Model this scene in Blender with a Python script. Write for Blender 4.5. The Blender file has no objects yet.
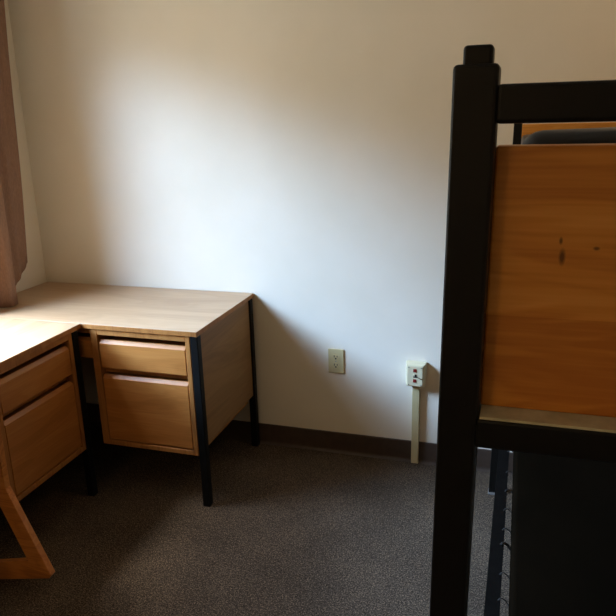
import bpy, bmesh, math, random
from mathutils import Vector, Matrix
random.seed(7)
S = bpy.context.scene
COL = S.collection
PI = math.pi

# ------------------------------------------------------------------ helpers
def new_bm():
    return bmesh.new()

def box(bm, lo, hi, bev=0.0, seg=2):
    lo, hi = Vector(lo), Vector(hi)
    r = bmesh.ops.create_cube(bm, size=1.0)
    vs = r['verts']
    c = (lo + hi) / 2
    d = hi - lo
    for v in vs:
        v.co = Vector((v.co.x * d.x + c.x, v.co.y * d.y + c.y, v.co.z * d.z + c.z))
    if bev > 0:
        es = list({e for v in vs for e in v.link_edges})
        bmesh.ops.bevel(bm, geom=es, offset=bev, segments=seg, affect='EDGES', profile=0.5)

def prism(bm, pts, axis, a, b, bev=0.0):
    """polygon pts in the plane across `axis`, extruded from a to b.
    axis X: pts are (y,z); axis Y: pts are (x,z); axis Z: pts are (x,y)"""
    def mk(p, t):
        if axis == 'X': return Vector((t, p[0], p[1]))
        if axis == 'Y': return Vector((p[0], t, p[1]))
        return Vector((p[0], p[1], t))
    va = [bm.verts.new(mk(p, a)) for p in pts]
    vb = [bm.verts.new(mk(p, b)) for p in pts]
    fs = [bm.faces.new(va), bm.faces.new(list(reversed(vb)))]
    n = len(pts)
    for i in range(n):
        fs.append(bm.faces.new((va[i], vb[i], vb[(i + 1) % n], va[(i + 1) % n])))
    bmesh.ops.recalc_face_normals(bm, faces=fs)
    if bev > 0:
        es = list({e for f in fs for e in f.edges})
        bmesh.ops.bevel(bm, geom=es, offset=bev, segments=2, affect='EDGES', profile=0.5)

def tube(bm, path, r, n=8):
    path = [Vector(p) for p in path]
    rings = []
    up = Vector((0, 0, 1))
    for i, p in enumerate(path):
        t = (path[min(i + 1, len(path) - 1)] - path[max(i - 1, 0)]).normalized()
        s = t.cross(up)
        if s.length < 1e-3:
            s = t.cross(Vector((0, 1, 0)))
        s.normalize()
        w = s.cross(t).normalized()
        rings.append([bm.verts.new(p + r * (math.cos(2 * PI * k / n) * s + math.sin(2 * PI * k / n) * w)) for k in range(n)])
    fs = []
    for a, b in zip(rings, rings[1:]):
        for k in range(n):
            fs.append(bm.faces.new((a[k], a[(k + 1) % n], b[(k + 1) % n], b[k])))
    fs.append(bm.faces.new(rings[0])); fs.append(bm.faces.new(list(reversed(rings[-1]))))
    bmesh.ops.recalc_face_normals(bm, faces=fs)

def disc(bm, c, r, axis, h, n=20, rx=None):
    c = Vector(c)
    pts = []
    rx = rx or r
    for k in range(n):
        a = 2 * PI * k / n
        pts.append((rx * math.cos(a), r * math.sin(a)))
    if axis == 'Y':
        prism(bm, [(c.x + p[0], c.z + p[1]) for p in pts], 'Y', c.y, c.y + h)
    elif axis == 'Z':
        prism(bm, [(c.x + p[0], c.y + p[1]) for p in pts], 'Z', c.z, c.z + h)
    else:
        prism(bm, [(c.y + p[0], c.z + p[1]) for p in pts], 'X', c.x, c.x + h)

def obj(name, bm, mat, parent=None, smooth=False, off=None):
    me = bpy.data.meshes.new(name)
    if off is not None:
        bmesh.ops.translate(bm, verts=bm.verts, vec=-Vector(off))
    bm.to_mesh(me); bm.free()
    if mat: me.materials.append(mat)
    o = bpy.data.objects.new(name, me)
    COL.objects.link(o)
    if parent: o.parent = parent
    if smooth:
        for p in me.polygons: p.use_smooth = True
    return o

def thing(name, label, cat, loc=(0, 0, 0), rz=0.0, group=None):
    o = bpy.data.objects.new(name, None)
    o.empty_display_size = .1
    COL.objects.link(o)
    o.location = loc; o.rotation_euler = (0, 0, rz)
    o['label'] = label; o['category'] = cat
    if group: o['group'] = group
    return o

def tag(o, label, cat, group=None):
    o['label'] = label; o['category'] = cat
    if group: o['group'] = group
    return o

def struct(name, bm, mat):
    o = obj(name, bm, mat)
    o['kind'] = 'structure'
    return o

# ------------------------------------------------------------------ materials
def srgb(r, g, b):
    f = lambda c: (c / 255 / 12.92) if c / 255 <= .04045 else ((c / 255 + .055) / 1.055) ** 2.4
    return (f(r), f(g), f(b), 1)

def base(name, col, rough=.6, spec=.5, metal=0.0):
    m = bpy.data.materials.new(name); m.use_nodes = True
    b = m.node_tree.nodes['Principled BSDF']
    b.inputs['Base Color'].default_value = col
    b.inputs['Roughness'].default_value = rough
    b.inputs['Specular IOR Level'].default_value = spec
    b.inputs['Metallic'].default_value = metal
    return m, m.node_tree.nodes, m.node_tree.links, b

def noise_mat(name, c1, c2, scale, rough, bump=0.0, bscale=None, spec=.5, dist=.002, detail=4, stretch=(1, 1, 1), metal=0.0, lo=.35, hi=.65):
    m, N, L, b = base(name, c1, rough, spec, metal)
    tc = N.new('ShaderNodeTexCoord'); mp = N.new('ShaderNodeMapping')
    mp.inputs['Scale'].default_value = stretch
    L.new(tc.outputs['Object'], mp.inputs['Vector'])
    n = N.new('ShaderNodeTexNoise'); n.inputs['Scale'].default_value = scale; n.inputs['Detail'].default_value = detail
    L.new(mp.outputs['Vector'], n.inputs['Vector'])
    r = N.new('ShaderNodeValToRGB')
    r.color_ramp.elements[0].position = lo; r.color_ramp.elements[0].color = c1
    r.color_ramp.elements[1].position = hi; r.color_ramp.elements[1].color = c2
    L.new(n.outputs['Fac'], r.inputs['Fac']); L.new(r.outputs['Color'], b.inputs['Base Color'])
    if bump:
        n2 = N.new('ShaderNodeTexNoise'); n2.inputs['Scale'].default_value = bscale or scale; n2.inputs['Detail'].default_value = 3
        L.new(mp.outputs['Vector'], n2.inputs['Vector'])
        bp = N.new('ShaderNodeBump'); bp.inputs['Strength'].default_value = bump; bp.inputs['Distance'].default_value = dist
        L.new(n2.outputs['Fac'], bp.inputs['Height']); L.new(bp.outputs['Normal'], b.inputs['Normal'])
    return m

def wood(name, c_dark, c_mid, c_light, along='X', freq=9.0, rough=.45, spec=.4, fig=.6, knots=None, plank=None, coat=0.0):
    """veneer: long soft figure plus fine pores along one axis (object space)"""
    m, N, L, b = base(name, c_mid, rough, spec)
    tc = N.new('ShaderNodeTexCoord')
    def mapped(s_long, s_cross):
        mp = N.new('ShaderNodeMapping')
        sc = [s_cross] * 3; sc['XYZ'.index(along)] = s_long
        mp.inputs['Scale'].default_value = sc
        L.new(tc.outputs['Object'], mp.inputs['Vector']); return mp
    a = mapped(freq * .16, freq)
    n1 = N.new('ShaderNodeTexNoise'); n1.inputs['Scale'].default_value = 1.0; n1.inputs['Detail'].default_value = 3; n1.inputs['Distortion'].default_value = 1.1
    L.new(a.outputs['Vector'], n1.inputs['Vector'])
    # growth rings: sine of the noise field
    mul = N.new('ShaderNodeMath'); mul.operation = 'MULTIPLY'; mul.inputs[1].default_value = 46.0
    L.new(n1.outputs['Fac'], mul.inputs[0])
    sn = N.new('ShaderNodeMath'); sn.operation = 'SINE'; L.new(mul.outputs[0], sn.inputs[0])
    sc = N.new('ShaderNodeMath'); sc.operation = 'MULTIPLY_ADD'; sc.inputs[1].default_value = .16 * fig; sc.inputs[2].default_value = .0
    L.new(sn.outputs[0], sc.inputs[0])
    f = mapped(6, 260)
    n2 = N.new('ShaderNodeTexNoise'); n2.inputs['Scale'].default_value = 1.0; n2.inputs['Detail'].default_value = 2
    L.new(f.outputs['Vector'], n2.inputs['Vector'])
    s2 = N.new('ShaderNodeMath'); s2.operation = 'MULTIPLY_ADD'; s2.inputs[1].default_value = .35
    L.new(n2.outputs['Fac'], s2.inputs[0]); L.new(sc.outputs[0], s2.inputs[2])
    s3 = N.new('ShaderNodeMath'); s3.operation = 'MULTIPLY_ADD'; s3.inputs[1].default_value = .7
    L.new(n1.outputs['Fac'], s3.inputs[0]); L.new(s2.outputs[0], s3.inputs[2])
    fac = s3.outputs[0]
    if plank:                       # board joint: the lower board is a touch darker
        sx = N.new('ShaderNodeSeparateXYZ'); L.new(tc.outputs['Object'], sx.inputs[0])
        lt = N.new('ShaderNodeMath'); lt.operation = 'LESS_THAN'; lt.inputs[1].default_value = plank
        L.new(sx.outputs['Z'], lt.inputs[0])
        sb = N.new('ShaderNodeMath'); sb.operation = 'MULTIPLY_ADD'; sb.inputs[1].default_value = -.15
        L.new(lt.outputs[0], sb.inputs[0]); L.new(fac, sb.inputs[2]); fac = sb.outputs[0]
    r = N.new('ShaderNodeValToRGB')
    e = r.color_ramp.elements
    e[0].position = .3; e[0].color = c_dark
    e[1].position = .75; e[1].color = c_light
    k = e.new(.52); k.color = c_mid
    L.new(fac, r.inputs['Fac'])
    out = r.outputs['Color']
    for kn in (knots or []):
        mp = N.new('ShaderNodeMapping'); mp.vector_type = 'POINT'
        loc, scl = kn
        vs = N.new('ShaderNodeVectorMath'); vs.operation = 'SUBTRACT'; vs.inputs[1].default_value = loc
        L.new(tc.outputs['Object'], vs.inputs[0])
        vm = N.new('ShaderNodeVectorMath'); vm.operation = 'MULTIPLY'; vm.inputs[1].default_value = scl
        L.new(vs.outputs[0], vm.inputs[0])
        ln = N.new('ShaderNodeVectorMath'); ln.operation = 'LENGTH'; L.new(vm.outputs[0], ln.inputs[0])
        mr = N.new('ShaderNodeMapRange'); mr.inputs['From Min'].default_value = .6; mr.inputs['From Max'].default_value = 1.6
        mr.inputs['To Min'].default_value = .8; mr.inputs['To Max'].default_value = 0
        L.new(ln.outputs['Value'], mr.inputs['Value'])
        mx = N.new('ShaderNodeMix'); mx.data_type = 'RGBA'
        mx.inputs['B'].default_value = (c_dark[0] * .12, c_dark[1] * .1, c_dark[2] * .1, 1)
        L.new(mr.outputs['Result'], mx.inputs['Factor']); L.new(out, mx.inputs['A']); out = mx.outputs['Result']
    L.new(out, b.inputs['Base Color'])
    bp = N.new('ShaderNodeBump'); bp.inputs['Strength'].default_value = .12; bp.inputs['Distance'].default_value = .0006
    L.new(n2.outputs['Fac'], bp.inputs['Height']); L.new(bp.outputs['Normal'], b.inputs['Normal'])
    b.inputs['Coat Weight'].default_value = coat; b.inputs['Coat Roughness'].default_value = .35
    return m

M = {}
M['wall'] = noise_mat('wall_paint', srgb(228, 217, 196), srgb(233, 222, 202), 3.0, .62, .25, 95, spec=.25, dist=.0012)
M['ceiling'] = noise_mat('ceiling_paint', srgb(232, 228, 216), srgb(236, 232, 222), 4, .9, .2, 60, spec=.1)
def carpet_mat():
    m, N, L, b = base('carpet', (0, 0, 0, 1), 1.0, .03)
    tc = N.new('ShaderNodeTexCoord')
    v = N.new('ShaderNodeTexVoronoi'); v.inputs['Scale'].default_value = 175
    n = N.new('ShaderNodeTexNoise'); n.inputs['Scale'].default_value = 230; n.inputs['Detail'].default_value = 5
    n3 = N.new('ShaderNodeTexNoise'); n3.inputs['Scale'].default_value = 3.0; n3.inputs['Detail'].default_value = 3
    for q in (v, n, n3): L.new(tc.outputs['Object'], q.inputs['Vector'])
    r = N.new('ShaderNodeValToRGB')
    e = r.color_ramp.elements
    e[0].position = .32; e[0].color = srgb(40, 32, 24)
    e[1].position = .70; e[1].color = srgb(146, 122, 98)
    k = e.new(.5); k.color = srgb(82, 71, 60)
    mx = N.new('ShaderNodeMath'); mx.operation = 'MULTIPLY_ADD'; mx.inputs[1].default_value = .18; 
    L.new(n3.outputs['Fac'], mx.inputs[0])
    sb = N.new('ShaderNodeMath'); sb.operation = 'SUBTRACT'; sb.inputs[1].default_value = .09
    L.new(n.outputs['Fac'], sb.inputs[0]); L.new(sb.outputs[0], mx.inputs[2])
    L.new(mx.outputs[0], r.inputs['Fac'])
    hv = N.new('ShaderNodeMix'); hv.data_type = 'RGBA'; hv.blend_type = 'MULTIPLY'; hv.inputs['Factor'].default_value = 1
    L.new(r.outputs['Color'], hv.inputs['A'])
    sc = N.new('ShaderNodeSeparateColor'); L.new(v.outputs['Color'], sc.inputs['Color'])
    mr = N.new('ShaderNodeMapRange'); mr.inputs['To Min'].default_value = .60; mr.inputs['To Max'].default_value = 1.08
    L.new(sc.outputs[0], mr.inputs['Value'])
    cb = N.new('ShaderNodeCombineColor')
    for q in range(3): L.new(mr.outputs['Result'], cb.inputs[q])
    L.new(cb.outputs['Color'], hv.inputs['B'])
    L.new(hv.outputs['Result'], b.inputs['Base Color'])
    bp = N.new('ShaderNodeBump'); bp.inputs['Strength'].default_value = .3; bp.inputs['Distance'].default_value = .003
    L.new(n.outputs['Fac'], bp.inputs['Height']); L.new(bp.outputs['Normal'], b.inputs['Normal'])
    return m
M['carpet'] = carpet_mat()
M['base'] = noise_mat('vinyl_baseboard', srgb(66, 52, 42), srgb(72, 57, 46), 30, .5, .05, 80, spec=.4)
M['oak_front'] = wood('oak_drawer_front', srgb(158, 98, 42), srgb(176, 112, 52), srgb(190, 128, 64), 'X', 9, .42, .45, .3)
M['oak_frame'] = wood('oak_frame', srgb(132, 80, 36), srgb(164, 106, 50), srgb(180, 122, 62), 'Z', 12, .5, .35, .3)
M['oak_panel'] = wood('oak_side_panel', srgb(128, 92, 54), srgb(146, 106, 64), srgb(160, 119, 74), 'Y', 7, .5, .3, .35)
M['laminate'] = wood('desk_laminate', srgb(168, 132, 96), srgb(182, 147, 111), srgb(194, 160, 124), 'X', 6, .36, .5, .25)
M['black'] = noise_mat('black_enamel', srgb(10, 9, 7), srgb(14, 12, 10), 40, .4, .08, 160, spec=.28)
M['blackleg'] = noise_mat('black_leg_enamel', srgb(10, 9, 8), srgb(14, 13, 11), 40, .5, .05, 160, spec=.2)
M['rail'] = noise_mat('dull_black_rail', srgb(11, 8, 6), srgb(15, 12, 9), 40, .85, .1, 160, spec=.04)
M['strip'] = noise_mat('khaki_metal_strip', srgb(186, 178, 146), srgb(208, 200, 168), 60, .5, .1, 200, spec=.4)  # pale khaki, faintly mottled, for the thin strip on each upper cross beam
M['footboard'] = wood('orange_stained_board', srgb(186, 112, 40), srgb(212, 140, 56), srgb(226, 158, 76), 'X', 16, .4, .4, .35,
                      knots=[((-.4240, 0, 1.4065), (620, 0, 230)), ((-.4255, 0, 1.4175), (1100, 0, 500)), ((-.4030, 0, 1.4130), (600, 0, 1000))], plank=1.363)
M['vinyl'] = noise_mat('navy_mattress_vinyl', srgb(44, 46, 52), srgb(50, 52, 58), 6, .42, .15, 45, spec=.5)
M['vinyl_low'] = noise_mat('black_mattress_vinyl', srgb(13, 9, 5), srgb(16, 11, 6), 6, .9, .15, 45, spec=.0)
M['spring'] = noise_mat('spring_steel', srgb(52, 50, 48), srgb(66, 64, 62), 60, .4, 0, spec=.5, metal=.6)
M['glide'] = noise_mat('grey_glide', srgb(120, 116, 110), srgb(135, 130, 124), 60, .5)
M['ivory'] = noise_mat('ivory_plastic', srgb(196, 178, 130), srgb(202, 184, 137), 20, .4, 0, spec=.5)
M['ivory2'] = noise_mat('ivory_box_plastic', srgb(208, 196, 160), srgb(214, 203, 168), 20, .4, 0, spec=.5)
M['raceway'] = noise_mat('raceway_paint', srgb(190, 172, 126), srgb(196, 179, 134), 15, .45, 0, spec=.4)
M['slot'] = noise_mat('dark_slot', srgb(30, 25, 20), srgb(36, 30, 24), 60, .7)
M['redjack'] = noise_mat('red_jack', srgb(120, 22, 16), srgb(138, 28, 20), 60, .5)
M['steel'] = noise_mat('screw_steel', srgb(150, 145, 130), srgb(170, 165, 150), 60, .35, metal=.7)
M['chairwood'] = wood('chair_oak', srgb(160, 92, 36), srgb(196, 122, 54), srgb(214, 142, 70), 'X', 10, .45, .4, .45)
M['chairseat'] = noise_mat('chair_upholstery', srgb(70, 60, 52), srgb(84, 72, 62), 200, .9, .3, 300, spec=.1)
def curtain_mat():
    m, N, L, b = base('curtain_cloth', srgb(128, 88, 66), .9, .1)
    tc = N.new('ShaderNodeTexCoord')
    mp = N.new('ShaderNodeMapping'); mp.inputs['Scale'].default_value = (500, 500, 60)
    L.new(tc.outputs['Object'], mp.inputs['Vector'])
    n = N.new('ShaderNodeTexNoise'); n.inputs['Scale'].default_value = 1; n.inputs['Detail'].default_value = 3
    L.new(mp.outputs['Vector'], n.inputs['Vector'])
    r = N.new('ShaderNodeValToRGB')
    r.color_ramp.elements[0].position = .3; r.color_ramp.elements[0].color = srgb(134, 102, 82)
    r.color_ramp.elements[1].position = .7; r.color_ramp.elements[1].color = srgb(156, 120, 97)
    L.new(n.outputs['Fac'], r.inputs['Fac']); L.new(r.outputs['Color'], b.inputs['Base Color'])
    bp = N.new('ShaderNodeBump'); bp.inputs['Strength'].default_value = .2; bp.inputs['Distance'].default_value = .001
    L.new(n.outputs['Fac'], bp.inputs['Height']); L.new(bp.outputs['Normal'], b.inputs['Normal'])
    return m
M['curtain'] = curtain_mat()
M['winframe'] = noise_mat('window_frame_paint', srgb(210, 206, 196), srgb(216, 212, 203), 20, .5)

# ------------------------------------------------------------------ room
XL, XR, YB, YF, ZC = -2.212, 1.60, 2.678, -2.4, 2.55
T = .14
WY0, WY1, WZ0, WZ1 = 1.15, 2.00, .86, 2.36      # window opening in the left wall

bm = new_bm(); box(bm, (XL - T, YF - T, -.1), (XR + T, YB + T, 0)); struct('floor', bm, M['carpet'])
bm = new_bm(); box(bm, (XL - T, YF - T, ZC), (XR + T, YB + T, ZC + .1)); struct('ceiling', bm, M['ceiling'])
bm = new_bm(); box(bm, (XL - T, YB, 0), (XR + T, YB + T, ZC)); struct('wall_back', bm, M['wall'])
bm = new_bm(); box(bm, (XR, YF, 0), (XR + T, YB, ZC)); struct('wall_right', bm, M['wall'])
bm = new_bm(); box(bm, (XL - T, YF - T, 0), (XR + T, YF, ZC)); struct('wall_front', bm, M['wall'])
bm = new_bm()
box(bm, (XL - T, YF, 0), (XL, WY0, ZC)); box(bm, (XL - T, WY1, 0), (XL, YB, ZC))
box(bm, (XL - T, WY0, 0), (XL, WY1, WZ0)); box(bm, (XL - T, WY0, WZ1), (XL, WY1, ZC))
struct('wall_left', bm, M['wall'])
bm = new_bm()
fx0, fx1 = XL - .10, XL - .06
for lo, hi in (((fx0, WY0, WZ0), (fx1, WY0 + .04, WZ1)), ((fx0, WY1 - .04, WZ0), (fx1, WY1, WZ1)),
               ((fx0, WY0, WZ0), (fx1, WY1, WZ0 + .04)), ((fx0, WY0, WZ1 - .04), (fx1, WY1, WZ1))):
    box(bm, lo, hi, .004)
struct('window_1', bm, M['winframe'])

def baseboard(name, axis, pos, a, b, sgn):
    # cove base: thin strip with a curved toe
    h, t = .100, .006
    prof = [(0, 0), (.016, 0), (.012, .003), (.008, .008), (t, .016), (t, h - .003), (t - .002, h), (0, h)]
    bm = new_bm()
    pts = [(pos + sgn * p[0], p[1]) for p in prof]
    prism(bm, pts, axis, a, b)
    struct(name, bm, M['base'])
baseboard('baseboard_back', 'X', YB, XL, XR, -1)
baseboard('baseboard_left', 'Y', XL, YF, YB, 1)
baseboard('baseboard_right', 'Y', XR, YF, YB, -1)

# ------------------------------------------------------------------ desks
def drawer_front(bm, x0, x1, z0, z1, y0, body=True):
    t = .020
    prof = [(y0, z0 + .003), (y0, z1 - .013), (y0 + .013, z1), (y0 + t, z1), (y0 + t, z0), (y0 + .003, z0)]
    prism(bm, prof, 'X', x0, x1, .0015)
    if body:
        box(bm, (x0 + .006, y0 + t - .002, z0 + .012), (x1 - .006, y0 + .44, z1 - .02))

def desk(name, label, loc, rz, W, D, sh=0.0):
    t = thing(name, label, 'desk', loc, rz)
    H, TT = .740, .020
    bm = new_bm(); box(bm, (-W, 0, H - TT), (0, D, H), .0010, 1)
    o = obj('desktop', bm, M['laminate'], t)
    o.data.materials.append(M['oak_frame'])
    for p in o.data.polygons:                       # oak edge banding round the laminate
        if p.normal.z < .5: p.material_index = 1
    # pedestal carcass
    px0, px1, pz0, pz1, pd = -.467 - sh, -.034 - sh, .222, H - TT - .001, D - .05
    sl, sr = .030, .020
    bm = new_bm()
    box(bm, (px0, .006, pz0), (px0 + sl, pd, pz1), .002)
    box(bm, (px1 - sr, .006, pz0), (px1, pd, pz1), .002)
    box(bm, (px0 + sl, .006, pz0), (px1 - sr, pd, pz0 + .020), .002)
    box(bm, (px0 + sl, .006, .696), (px1 - sr, .030, pz1), .002)
    box(bm, (px0 + sl, .040, .530), (px1 - sr, .060, .552))
    box(bm, (px0 + sl, pd - .01, pz0), (px1 - sr, pd, pz1))
    obj('pedestal', bm, M['oak_frame'], t)
    g = .004
    bm = new_bm(); drawer_front(bm, px0 + sl + g, px1 - sr - g, .556, .674, .008); obj('drawer', bm, M['oak_front'], t)
    bm = new_bm(); drawer_front(bm, px0 + sl + g, px1 - sr - g, .247, .528, .008); obj('drawer', bm, M['oak_front'], t)
    # knee drawer with its rail
    bm = new_bm(); box(bm, (-W + .04, .016, .696), (px0 - .001, .036, pz1), .002); obj('knee_rail', bm, M['oak_frame'], t)
    bm = new_bm(); drawer_front(bm, -W + .06, px0 - .004, .592, .676, .012); obj('pencil_drawer', bm, M['oak_front'], t)
    # end panel
    bm = new_bm(); box(bm, (-.024 - sh, .036, .262), (-.008 - sh, D - .046, H - TT - .001), .0015); obj('side_panel', bm, M['oak_panel'], t)
    # legs
    def leg(x0, y0):
        bm = new_bm(); box(bm, (x0, y0, 0), (x0 + .031, y0 + .031, H - TT), .003)
        obj('leg', bm, M['blackleg'], t)
    leg(-.031 - sh, .003); leg(-.031 - sh, D - .046)
    leg(-W, .003); leg(-W, D - .046)
    return t

deskA = desk('desk', 'oak desk against the white back wall, with two drawers facing the room', (-1.107, 2.104, 0), 0, 1.098, .570)
deskB = desk('desk', 'sunlit oak desk along the curtained window wall, drawers facing right, chair pushed in', (-1.607, 2.1035, 0), PI / 2, 1.10, .603, .02)

# ------------------------------------------------------------------ chair (only its rear corner is in the frame)
chair = thing('chair', 'light oak sled-base chair tucked under the window-side desk', 'chair', (-1.80, 1.31, 0))
def side_frame(y):
    bm = new_bm()
    # profile in x-z, drawn as one closed outline with a hole made of two strips
    outer = [(-1.412, .047), (-1.403, .060), (-1.530, .365), (-1.528, .80), (-1.580, .80), (-1.585, .345), (-1.487, .100), (-1.607, .069),
             (-1.640, .062), (-1.93, .060), (-1.950, .075), (-1.955, .44), (-2.005, .44), (-2.00, .0), (-1.62, .0)]
    prism(bm, outer, 'Y', y, y + .024, .002)
    return bm
for y in (1.520, 1.08):
    obj('side_frame', side_frame(y), M['chairwood'], chair, off=chair.location)
bm = new_bm(); box(bm, (-1.99, 1.104, .41), (-1.59, 1.520, .46), .012, 3); obj('seat', bm, M['chairseat'], chair, off=chair.location)
bm = new_bm(); box(bm, (-1.572, 1.104, .56), (-1.540, 1.520, .79), .010, 3); obj('backrest', bm, M['chairseat'], chair, off=chair.location)
for z, x in ((.34, -1.565),):
    bm = new_bm(); box(bm, (x - .012, 1.104, z - .012 + .02), (x + .012, 1.520, z + .032), .002); obj('stretcher', bm, M['chairwood'], chair, off=chair.location)

# ------------------------------------------------------------------ curtain
def curtain():
    # plan control points: (top x, top y, bottom x, bottom y, hem z)
    cp = [(-2.135, 2.585, -2.130, 2.470, .885), (-2.138, 2.530, -2.128, 2.422, .843), (-2.120, 2.480, -2.128, 2.378, .803),
          (-2.145, 2.430, -2.150, 2.345, .770), (-2.150, 2.390, -2.125, 2.315, .752), (-2.085, 2.345, -2.058, 2.286, .743), (-2.075, 2.300, -2.050, 2.240, .743),
          (-2.135, 2.260, -2.105, 2.200, .744), (-2.140, 2.220, -2.125, 2.165, .746), (-2.085, 2.180, -2.070, 2.130, .744), (-2.080, 2.145, -2.062, 2.095, .744), (-2.15, 2.115, -2.12, 2.065, .746), (-2.208, 2.100, -2.206, 2.075, .748)]
    def cr(p0, p1, p2, p3, t):
        return [.5 * ((2 * b) + (-a + c) * t + (2 * a - 5 * b + 4 * c - d) * t * t + (-a + 3 * b - 3 * c + d) * t ** 3) for a, b, c, d in zip(p0, p1, p2, p3)]
    cols = []
    n = len(cp)
    for i in range(n - 1):
        for k in range(8):
            cols.append(cr(cp[max(i - 1, 0)], cp[i], cp[i + 1], cp[min(i + 2, n - 1)], k / 8))
    cols.append(list(cp[-1]))
    bm = new_bm(); g = []
    ZT, R = 2.42, 28
    for ci, c in enumerate(cols):
        col = []
        for j in range(R + 1):
            s = j / R
            sm = s ** 1.25
            x = c[0] + (c[2] - c[0]) * sm + .003 * math.sin(ci * .9 + j * .35)
            y = c[1] + (c[3] - c[1]) * sm
            col.append(bm.verts.new((x, y, ZT + (c[4] - ZT) * s)))
        g.append(col)
    for a, b in zip(g, g[1:]):
        for j in range(R):
            bm.faces.new((a[j], a[j + 1], b[j + 1], b[j]))
    o = obj('curtain', bm, M['curtain'], None, True)
    md = o.modifiers.new('thickness', 'SOLIDIFY'); md.thickness = .003; md.offset = 0
    tag(o, 'brown cloth curtain hanging in folds beside the window, its hem on the desk', 'curtain')
curtain()

# ------------------------------------------------------------------ wall outlet
ox, oz = -.7295, .448
t = thing('wall_outlet', 'ivory two-socket power outlet on the back wall right of the desk', 'outlet', (ox, YB, oz))
bm = new_bm()
prism(bm, [(-.0355, -.057), (.0355, -.057), (.0355, .057), (-.0355, .057)], 'Y', 0, -.0065, .0025)
obj('faceplate', bm, M['ivory'], t)
for dz in (.0195, -.0195):
    bm = new_bm()
    pts = []
    for k in range(24):
        a = 2 * PI * k / 24
        pts.append((.0165 * math.cos(a), dz + max(-.0125, min(.0125, .0165 * math.sin(a)))))
    prism(bm, pts, 'Y', -.0060, -.0085); rc = obj('receptacle', bm, M['ivory'], t)
    bm = new_bm()
    box(bm, (-.0084, -.0090, dz - .001), (-.0050, -.0080, dz + .009)); box(bm, (.0050, -.0090, dz + .000), (.0082, -.0080, dz + .008))
    disc(bm, (0, -.0090, dz - .0065), .0038, 'Y', .001, 12)
    obj('slots', bm, M['slot'], rc)
bm = new_bm(); disc(bm, (0, -.0082, 0), .0033, 'Y', .002, 14); obj('screw', bm, M['steel'], t)

# ------------------------------------------------------------------ surface jack box with its raceway
jx, jz = -.373, .427
t = thing('jack_box', 'cream surface-mounted data jack box above a vertical cable channel', 'jack box', (jx, YB, 0))
w, h, d = .0430, .0515, .046
bm = new_bm()
back = [bm.verts.new((sx * w, 0, jz + sz * h)) for sx, sz in ((-1, -1), (1, -1), (1, 1), (-1, 1))]
mid = [bm.verts.new((sx * w, -.020, jz + sz * h)) for sx, sz in ((-1, -1), (1, -1), (1, 1), (-1, 1))]
fr = [bm.verts.new((sx * (w - .007), -d, jz + sz * (h - .003))) for sx, sz in ((-1, -1), (1, -1), (1, 1), (-1, 1))]
for A, B in ((back, mid), (mid, fr)):
    for k in range(4): bm.faces.new((A[k], A[(k + 1) % 4], B[(k + 1) % 4], B[k]))
bm.faces.new(back); bm.faces.new(list(reversed(fr)))
bmesh.ops.recalc_face_normals(bm, faces=bm.faces[:])
bmesh.ops.bevel(bm, geom=bm.edges[:], offset=.002, segments=2, affect='EDGES', profile=.5)
obj('box_body', bm, M['ivory2'], t)
bm = new_bm(); box(bm, (-.033, -d - .004, jz - .045), (.033, -d + .001, jz + .045), .002); fp = obj('faceplate', bm, M['ivory2'], t)
for dz, m in ((.026, 'redjack'), (.002, 'slot'), (-.020, 'redjack')):
    bm = new_bm(); box(bm, (-.0075, -d - .0062, jz + dz - .007), (.0065, -d - .0030, jz + dz + .007), .001); obj('jack', bm, M[m], t)
bm = new_bm(); box(bm, (-.0075, -d - .0075, jz + .0005), (-.0005, -d - .0030, jz + .009), .001); obj('jack_cover', bm, M['ivory2'], t)
bm = new_bm(); tube(bm, [(.003, -d - .006, jz + .002), (.010, -d - .012, jz - .001), (.020, -d - .010, jz - .006), (.030, -d - .005, jz - .011)], .0014, 6); obj('cover_strap', bm, M['slot'], t)
for sx in (-1, 1):
    for sz in (-1, 1):
        bm = new_bm(); disc(bm, (sx * .026, -d - .0052, jz + sz * .039), .0028, 'Y', .002, 12); obj('screw', bm, M['steel'], t)
bm = new_bm(); box(bm, (-.0145, -.022, .001), (.0175, -.0005, jz - h + .004), .0025); obj('raceway', bm, M['raceway'], t)

# ------------------------------------------------------------------ bunk bed
BX0, BX1, BY0, BY1 = -.046, .955, .450, 2.516
PW = .0285
bed = thing('bunk_bed', 'black steel bunk bed with orange wood end boards, right of the doorway view', 'bunk bed', ((BX0 + BX1) / 2, (BY0 + BY1) / 2, 0))
bed['label'] = 'black steel bunk bed with orange-stained wood end boards at the right'
O = bed.location
def bp(name, bm, m, parent=bed, smooth=False):
    for v in bm.verts:              # the frame stands slightly racked, out of plumb
        v.co.x += .0115 * v.co.z - .0157 * (1 - (v.co.y - BY0) / (BY1 - BY0))
    return obj(name, bm, M[m], parent, smooth, off=O)
for y0, top in ((BY0, 1.531), (BY1 - PW, 1.515)):
    for x0 in (BX0, BX1 - PW):
        bm = new_bm(); box(bm, (x0, y0, .006), (x0 + PW, y0 + PW, top), .0030, 3); p = bp('post', bm, 'black')
        bm = new_bm(); box(bm, (x0 + .0055, y0 + .0055, top - .003), (x0 + PW - .0045, y0 + PW - .0045, top + .0115), .0025, 3); bp('post_cap', bm, 'black', p)
        bm = new_bm(); box(bm, (x0 - .002, y0 - .002, 0), (x0 + PW + .002, y0 + PW + .002, .010), .001); bp('foot_glide', bm, 'glide', p)
ix0, ix1 = BX0 + PW - .001, BX1 - PW + .001
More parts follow.
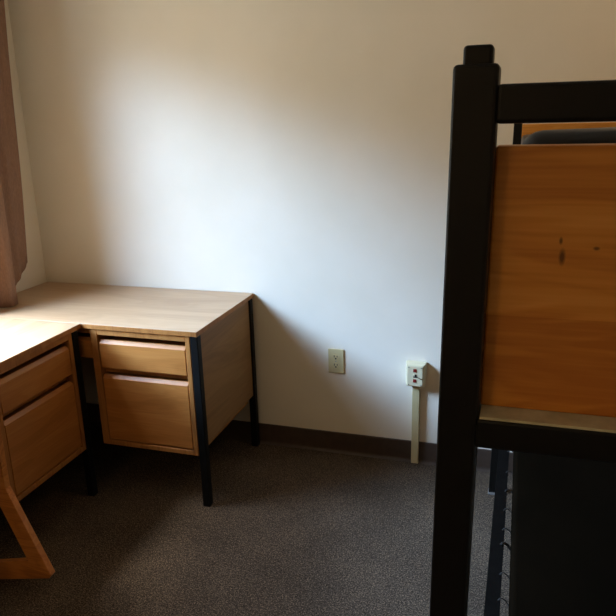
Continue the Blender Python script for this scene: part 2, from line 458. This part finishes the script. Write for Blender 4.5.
def end(y0, s, dz, board):
    """s = +1: outer face looks to -y"""
    ya, yb = (y0, y0 + .026) if s > 0 else (y0 - .026, y0)
    bm = new_bm(); box(bm, (ix0, ya, 1.4945 + dz), (ix1, yb, 1.5185 + dz), .003, 3); bp('top_rail', bm, 'black')
    ya2, yb2 = (y0, y0 + .040) if s > 0 else (y0 - .040, y0)
    bm = new_bm(); box(bm, (ix0, ya2, 1.268 + dz), (ix1, yb2, 1.2905 + dz), .002); bp('cross_beam', bm, 'black')
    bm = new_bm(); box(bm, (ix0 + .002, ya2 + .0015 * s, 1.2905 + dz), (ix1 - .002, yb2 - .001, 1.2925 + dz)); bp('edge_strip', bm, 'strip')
    by = (y0 + .0215, y0 + .0395) if s > 0 else (y0 - .0395, y0 - .0215)
    bm = new_bm(); box(bm, (ix0 + .001, by[0], 1.2925 + dz), (ix1 - .001, by[1], 1.480 + dz), .0015)
    o = bp(board, bm, 'footboard')
    # lower bunk's end
    bm = new_bm(); box(bm, (ix0, ya2, .335), (ix1, yb2, .360), .002); bp('cross_beam', bm, 'black')
    bm = new_bm(); box(bm, (ix0 + .001, by[0], .361), (ix1 - .001, by[1], .53), .0015); bp(board, bm, 'footboard')
    bm = new_bm(); box(bm, (ix0, ya, .545), (ix1, yb, .569), .003, 3); bp('top_rail', bm, 'black')
end(BY0, 1, 0.0, 'footboard')
end(BY1, -1, -.030, 'headboard')
# side rails: steel angle, flange to the inside
def side_rail(x, s, z):
    bm = new_bm()
    hgt = .040 if z < 1 else .012
    prism(bm, [(x, z), (x + s * .036, z), (x + s * .036, z - .004), (x + s * .004, z - .004), (x + s * .004, z - hgt), (x, z - hgt)], 'Y', BY0 + PW - .001, BY1 - PW + .001, .0008)
    bp('side_rail', bm, 'rail')

xl, xr = BX0 + PW + .0015, BX1 - PW - .0015
for z in (.352, 1.283):
    side_rail(xl, 1, z); side_rail(xr, -1, z)
# link spring decks: edge wire + mesh (one part), hooks each a part
def hook(x, y, z, s, heavy=False):
    bm = new_bm()
    r = .0042 if heavy else .0017
    tube(bm, [(x, y - .004, z + .001), (x + s * .004, y - .001, z + .005), (x + s * .010, y + .001, z + .006), (x + s * .018, y + .001, z + .001), (x + s * .026, y - .004, z - .007), (x + s * .033, y - .010, z - .010)], r, 8)
    bp('spring_hook', bm, 'spring' if not heavy else 'black')
def deck(z):
    ex0, ex1, ey0, ey1 = xl + .064, xr - .064, BY0 + .10, BY1 - .10
    bm = new_bm()
    n = 16
    for i in range(n + 1):
        x = ex0 + (ex1 - ex0) * i / n
        tube(bm, [(x, ey0, z - .010), (x, ey1, z - .010)], .0016, 5)
    k = 20
    for j in range(k + 1):
        y = ey0 + (ey1 - ey0) * j / k
        tube(bm, [(ex0, y, z - .012), (ex1, y, z - .012)], .0016, 5)
    bp('link_mesh', bm, 'spring')
    if z < 1:
        ys = [2.20, 2.054, 1.936, 1.828, 1.726, 1.528, 1.43, 1.32, 1.21, 1.10, .99, .88, .77, .66]
    else:
        ys = [.6 + .125 * i for i in range(14)]
    for y in ys:
        hook(xl + .030, y, z, 1); hook(xr - .030, y, z, -1)
    if z < 1:
        hook(xl + .028, 1.655, z, 1, True); hook(xr - .028, 1.655, z, -1, True)
    else:
        pass
deck(.352); deck(1.283)

def mattress(name, lo, hi, label, m, r, sag=0):
    bm = new_bm()
    lo, hi = Vector(lo), Vector(hi)
    c = (lo + hi) / 2
    box(bm, lo - c, hi - c, r, 5)
    bmesh.ops.subdivide_edges(bm, edges=[e for e in bm.edges if e.calc_length() > .3], cuts=14, use_grid_fill=True)
    for v in bm.verts:
        if v.co.z > 0:
            v.co.z += .002 * math.sin(v.co.x * 23 + .7) * math.cos(v.co.y * 9)
            if sag: v.co.z -= sag * min(1, max(0, (v.co.y - lo.y + c.y - .10) / .35)) ** 1.0
    o = obj(name, bm, M[m], None, True)
    o.location = c
    tag(o, label, 'mattress')
    return o
mattress('mattress', (BX0 + .044, BY0 + .044, 1.2845), (BX1 - .045, BY1 - .046, 1.4885),
         'dark navy vinyl mattress on the upper bunk, top edge just above the end board', 'vinyl', .016, .072)
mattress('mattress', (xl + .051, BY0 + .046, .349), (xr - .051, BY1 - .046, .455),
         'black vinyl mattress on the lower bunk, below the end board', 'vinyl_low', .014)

# ------------------------------------------------------------------ light
w = bpy.data.worlds.new('sky'); S.world = w; w.use_nodes = True
N, L = w.node_tree.nodes, w.node_tree.links
bg = N['Background']
tc = N.new('ShaderNodeTexCoord'); sx = N.new('ShaderNodeSeparateXYZ')
L.new(tc.outputs['Generated'], sx.inputs[0])
rp = N.new('ShaderNodeValToRGB')
e = rp.color_ramp.elements
e[0].position = .35; e[0].color = (.05, .05, .045, 1)     # building opposite
e[1].position = .43; e[1].color = (.50, .79, 1.26, 1)     # bright hazy sky above it
k = e.new(.56); k.color = (.50, .79, 1.26, 1)
k = e.new(.65); k.color = (.17, .23, .33, 1)              # greyer cloud higher up
L.new(sx.outputs['Z'], rp.inputs['Fac']); 
az = N.new('ShaderNodeMapRange'); az.inputs['From Min'].default_value = -.85; az.inputs['From Max'].default_value = -.20
az.inputs['To Min'].default_value = 1.25; az.inputs['To Max'].default_value = .30      # the haze is brightest straight out of the window
L.new(sx.outputs['X'], az.inputs['Value'])
ml = N.new('ShaderNodeVectorMath'); ml.operation = 'SCALE'
L.new(rp.outputs['Color'], ml.inputs[0]); L.new(az.outputs['Result'], ml.inputs['Scale'])
# bright spot added high in the sky to lift the window-side desk top
nm = N.new('ShaderNodeVectorMath'); nm.operation = 'NORMALIZE'; L.new(tc.outputs['Generated'], nm.inputs[0])
dt = N.new('ShaderNodeVectorMath'); dt.operation = 'DOT_PRODUCT'; dt.inputs[1].default_value = Vector((-.31, -.05, .95)).normalized()
L.new(nm.outputs['Vector'], dt.inputs[0])
mx = N.new('ShaderNodeMath'); mx.operation = 'MAXIMUM'; mx.inputs[1].default_value = 0; L.new(dt.outputs['Value'], mx.inputs[0])
pw = N.new('ShaderNodeMath'); pw.operation = 'POWER'; pw.inputs[1].default_value = 70; L.new(mx.outputs[0], pw.inputs[0])
cl = N.new('ShaderNodeVectorMath'); cl.operation = 'SCALE'; cl.inputs[0].default_value = (3.0, 3.0, 2.9); L.new(pw.outputs[0], cl.inputs['Scale'])
ad = N.new('ShaderNodeVectorMath'); ad.operation = 'ADD'; L.new(ml.outputs['Vector'], ad.inputs[0]); L.new(cl.outputs['Vector'], ad.inputs[1])
L.new(ad.outputs['Vector'], bg.inputs['Color'])
bg.inputs['Strength'].default_value = 86.0
def area(name, loc, rot, sx_, sy_, power, col, portal=False):
    l = bpy.data.lights.new(name, 'AREA'); l.shape = 'RECTANGLE'; l.size = sx_; l.size_y = sy_; l.energy = power; l.color = col
    o = bpy.data.objects.new(name, l); COL.objects.link(o); o.location = loc; o.rotation_euler = rot
    if portal: l.cycles.is_portal = True
    return o
area('window_portal', (XL - T - .005, (WY0 + WY1) / 2, (WZ0 + WZ1) / 2), (0, -PI / 2, 0), WZ1 - WZ0, WY1 - WY0, 1, (1, 1, 1), True)
area('upper_wall_fill', (.45, 2.0, ZC - .06), (0, 0, 0), .45, .45, 2.6, (1.0, .66, .36))  # invented warm fill, put in to lift the upper back wall
area('footboard_fill', (-1.1, -1.9, ZC - .06), (0, 0, 0), .45, .45, 10, (1.0, .72, .42))  # unseen fill added behind the camera to brighten the footboard

# ------------------------------------------------------------------ camera
f, yaw, pitch, roll = 666.222, .3088, .2836, -.0278
H = 1.5039
fw = Vector((-math.sin(yaw) * math.cos(pitch), math.cos(yaw) * math.cos(pitch), -math.sin(pitch)))
r0 = Vector((math.cos(yaw), math.sin(yaw), 0)); u0 = r0.cross(fw)
r = math.cos(roll) * r0 + math.sin(roll) * u0
u = -math.sin(roll) * r0 + math.cos(roll) * u0
cd = bpy.data.cameras.new('camera'); cam = bpy.data.objects.new('camera', cd); COL.objects.link(cam)
mw = Matrix((r, u, -fw)).transposed().to_4x4(); mw.translation = (0, 0, H)
cam.matrix_world = mw
cd.sensor_fit = 'HORIZONTAL'; cd.sensor_width = 36; cd.lens = f / 616 * 36; cd.clip_start = .02
S.camera = cam
S.view_settings.view_transform = 'Standard'; S.view_settings.look = 'None'; S.view_settings.gamma = 1; S.view_settings.use_curve_mapping = False
S.view_settings.exposure = 0.0
S.cycles.use_denoising = True
S.cycles.max_bounces = 12; S.cycles.diffuse_bounces = 8
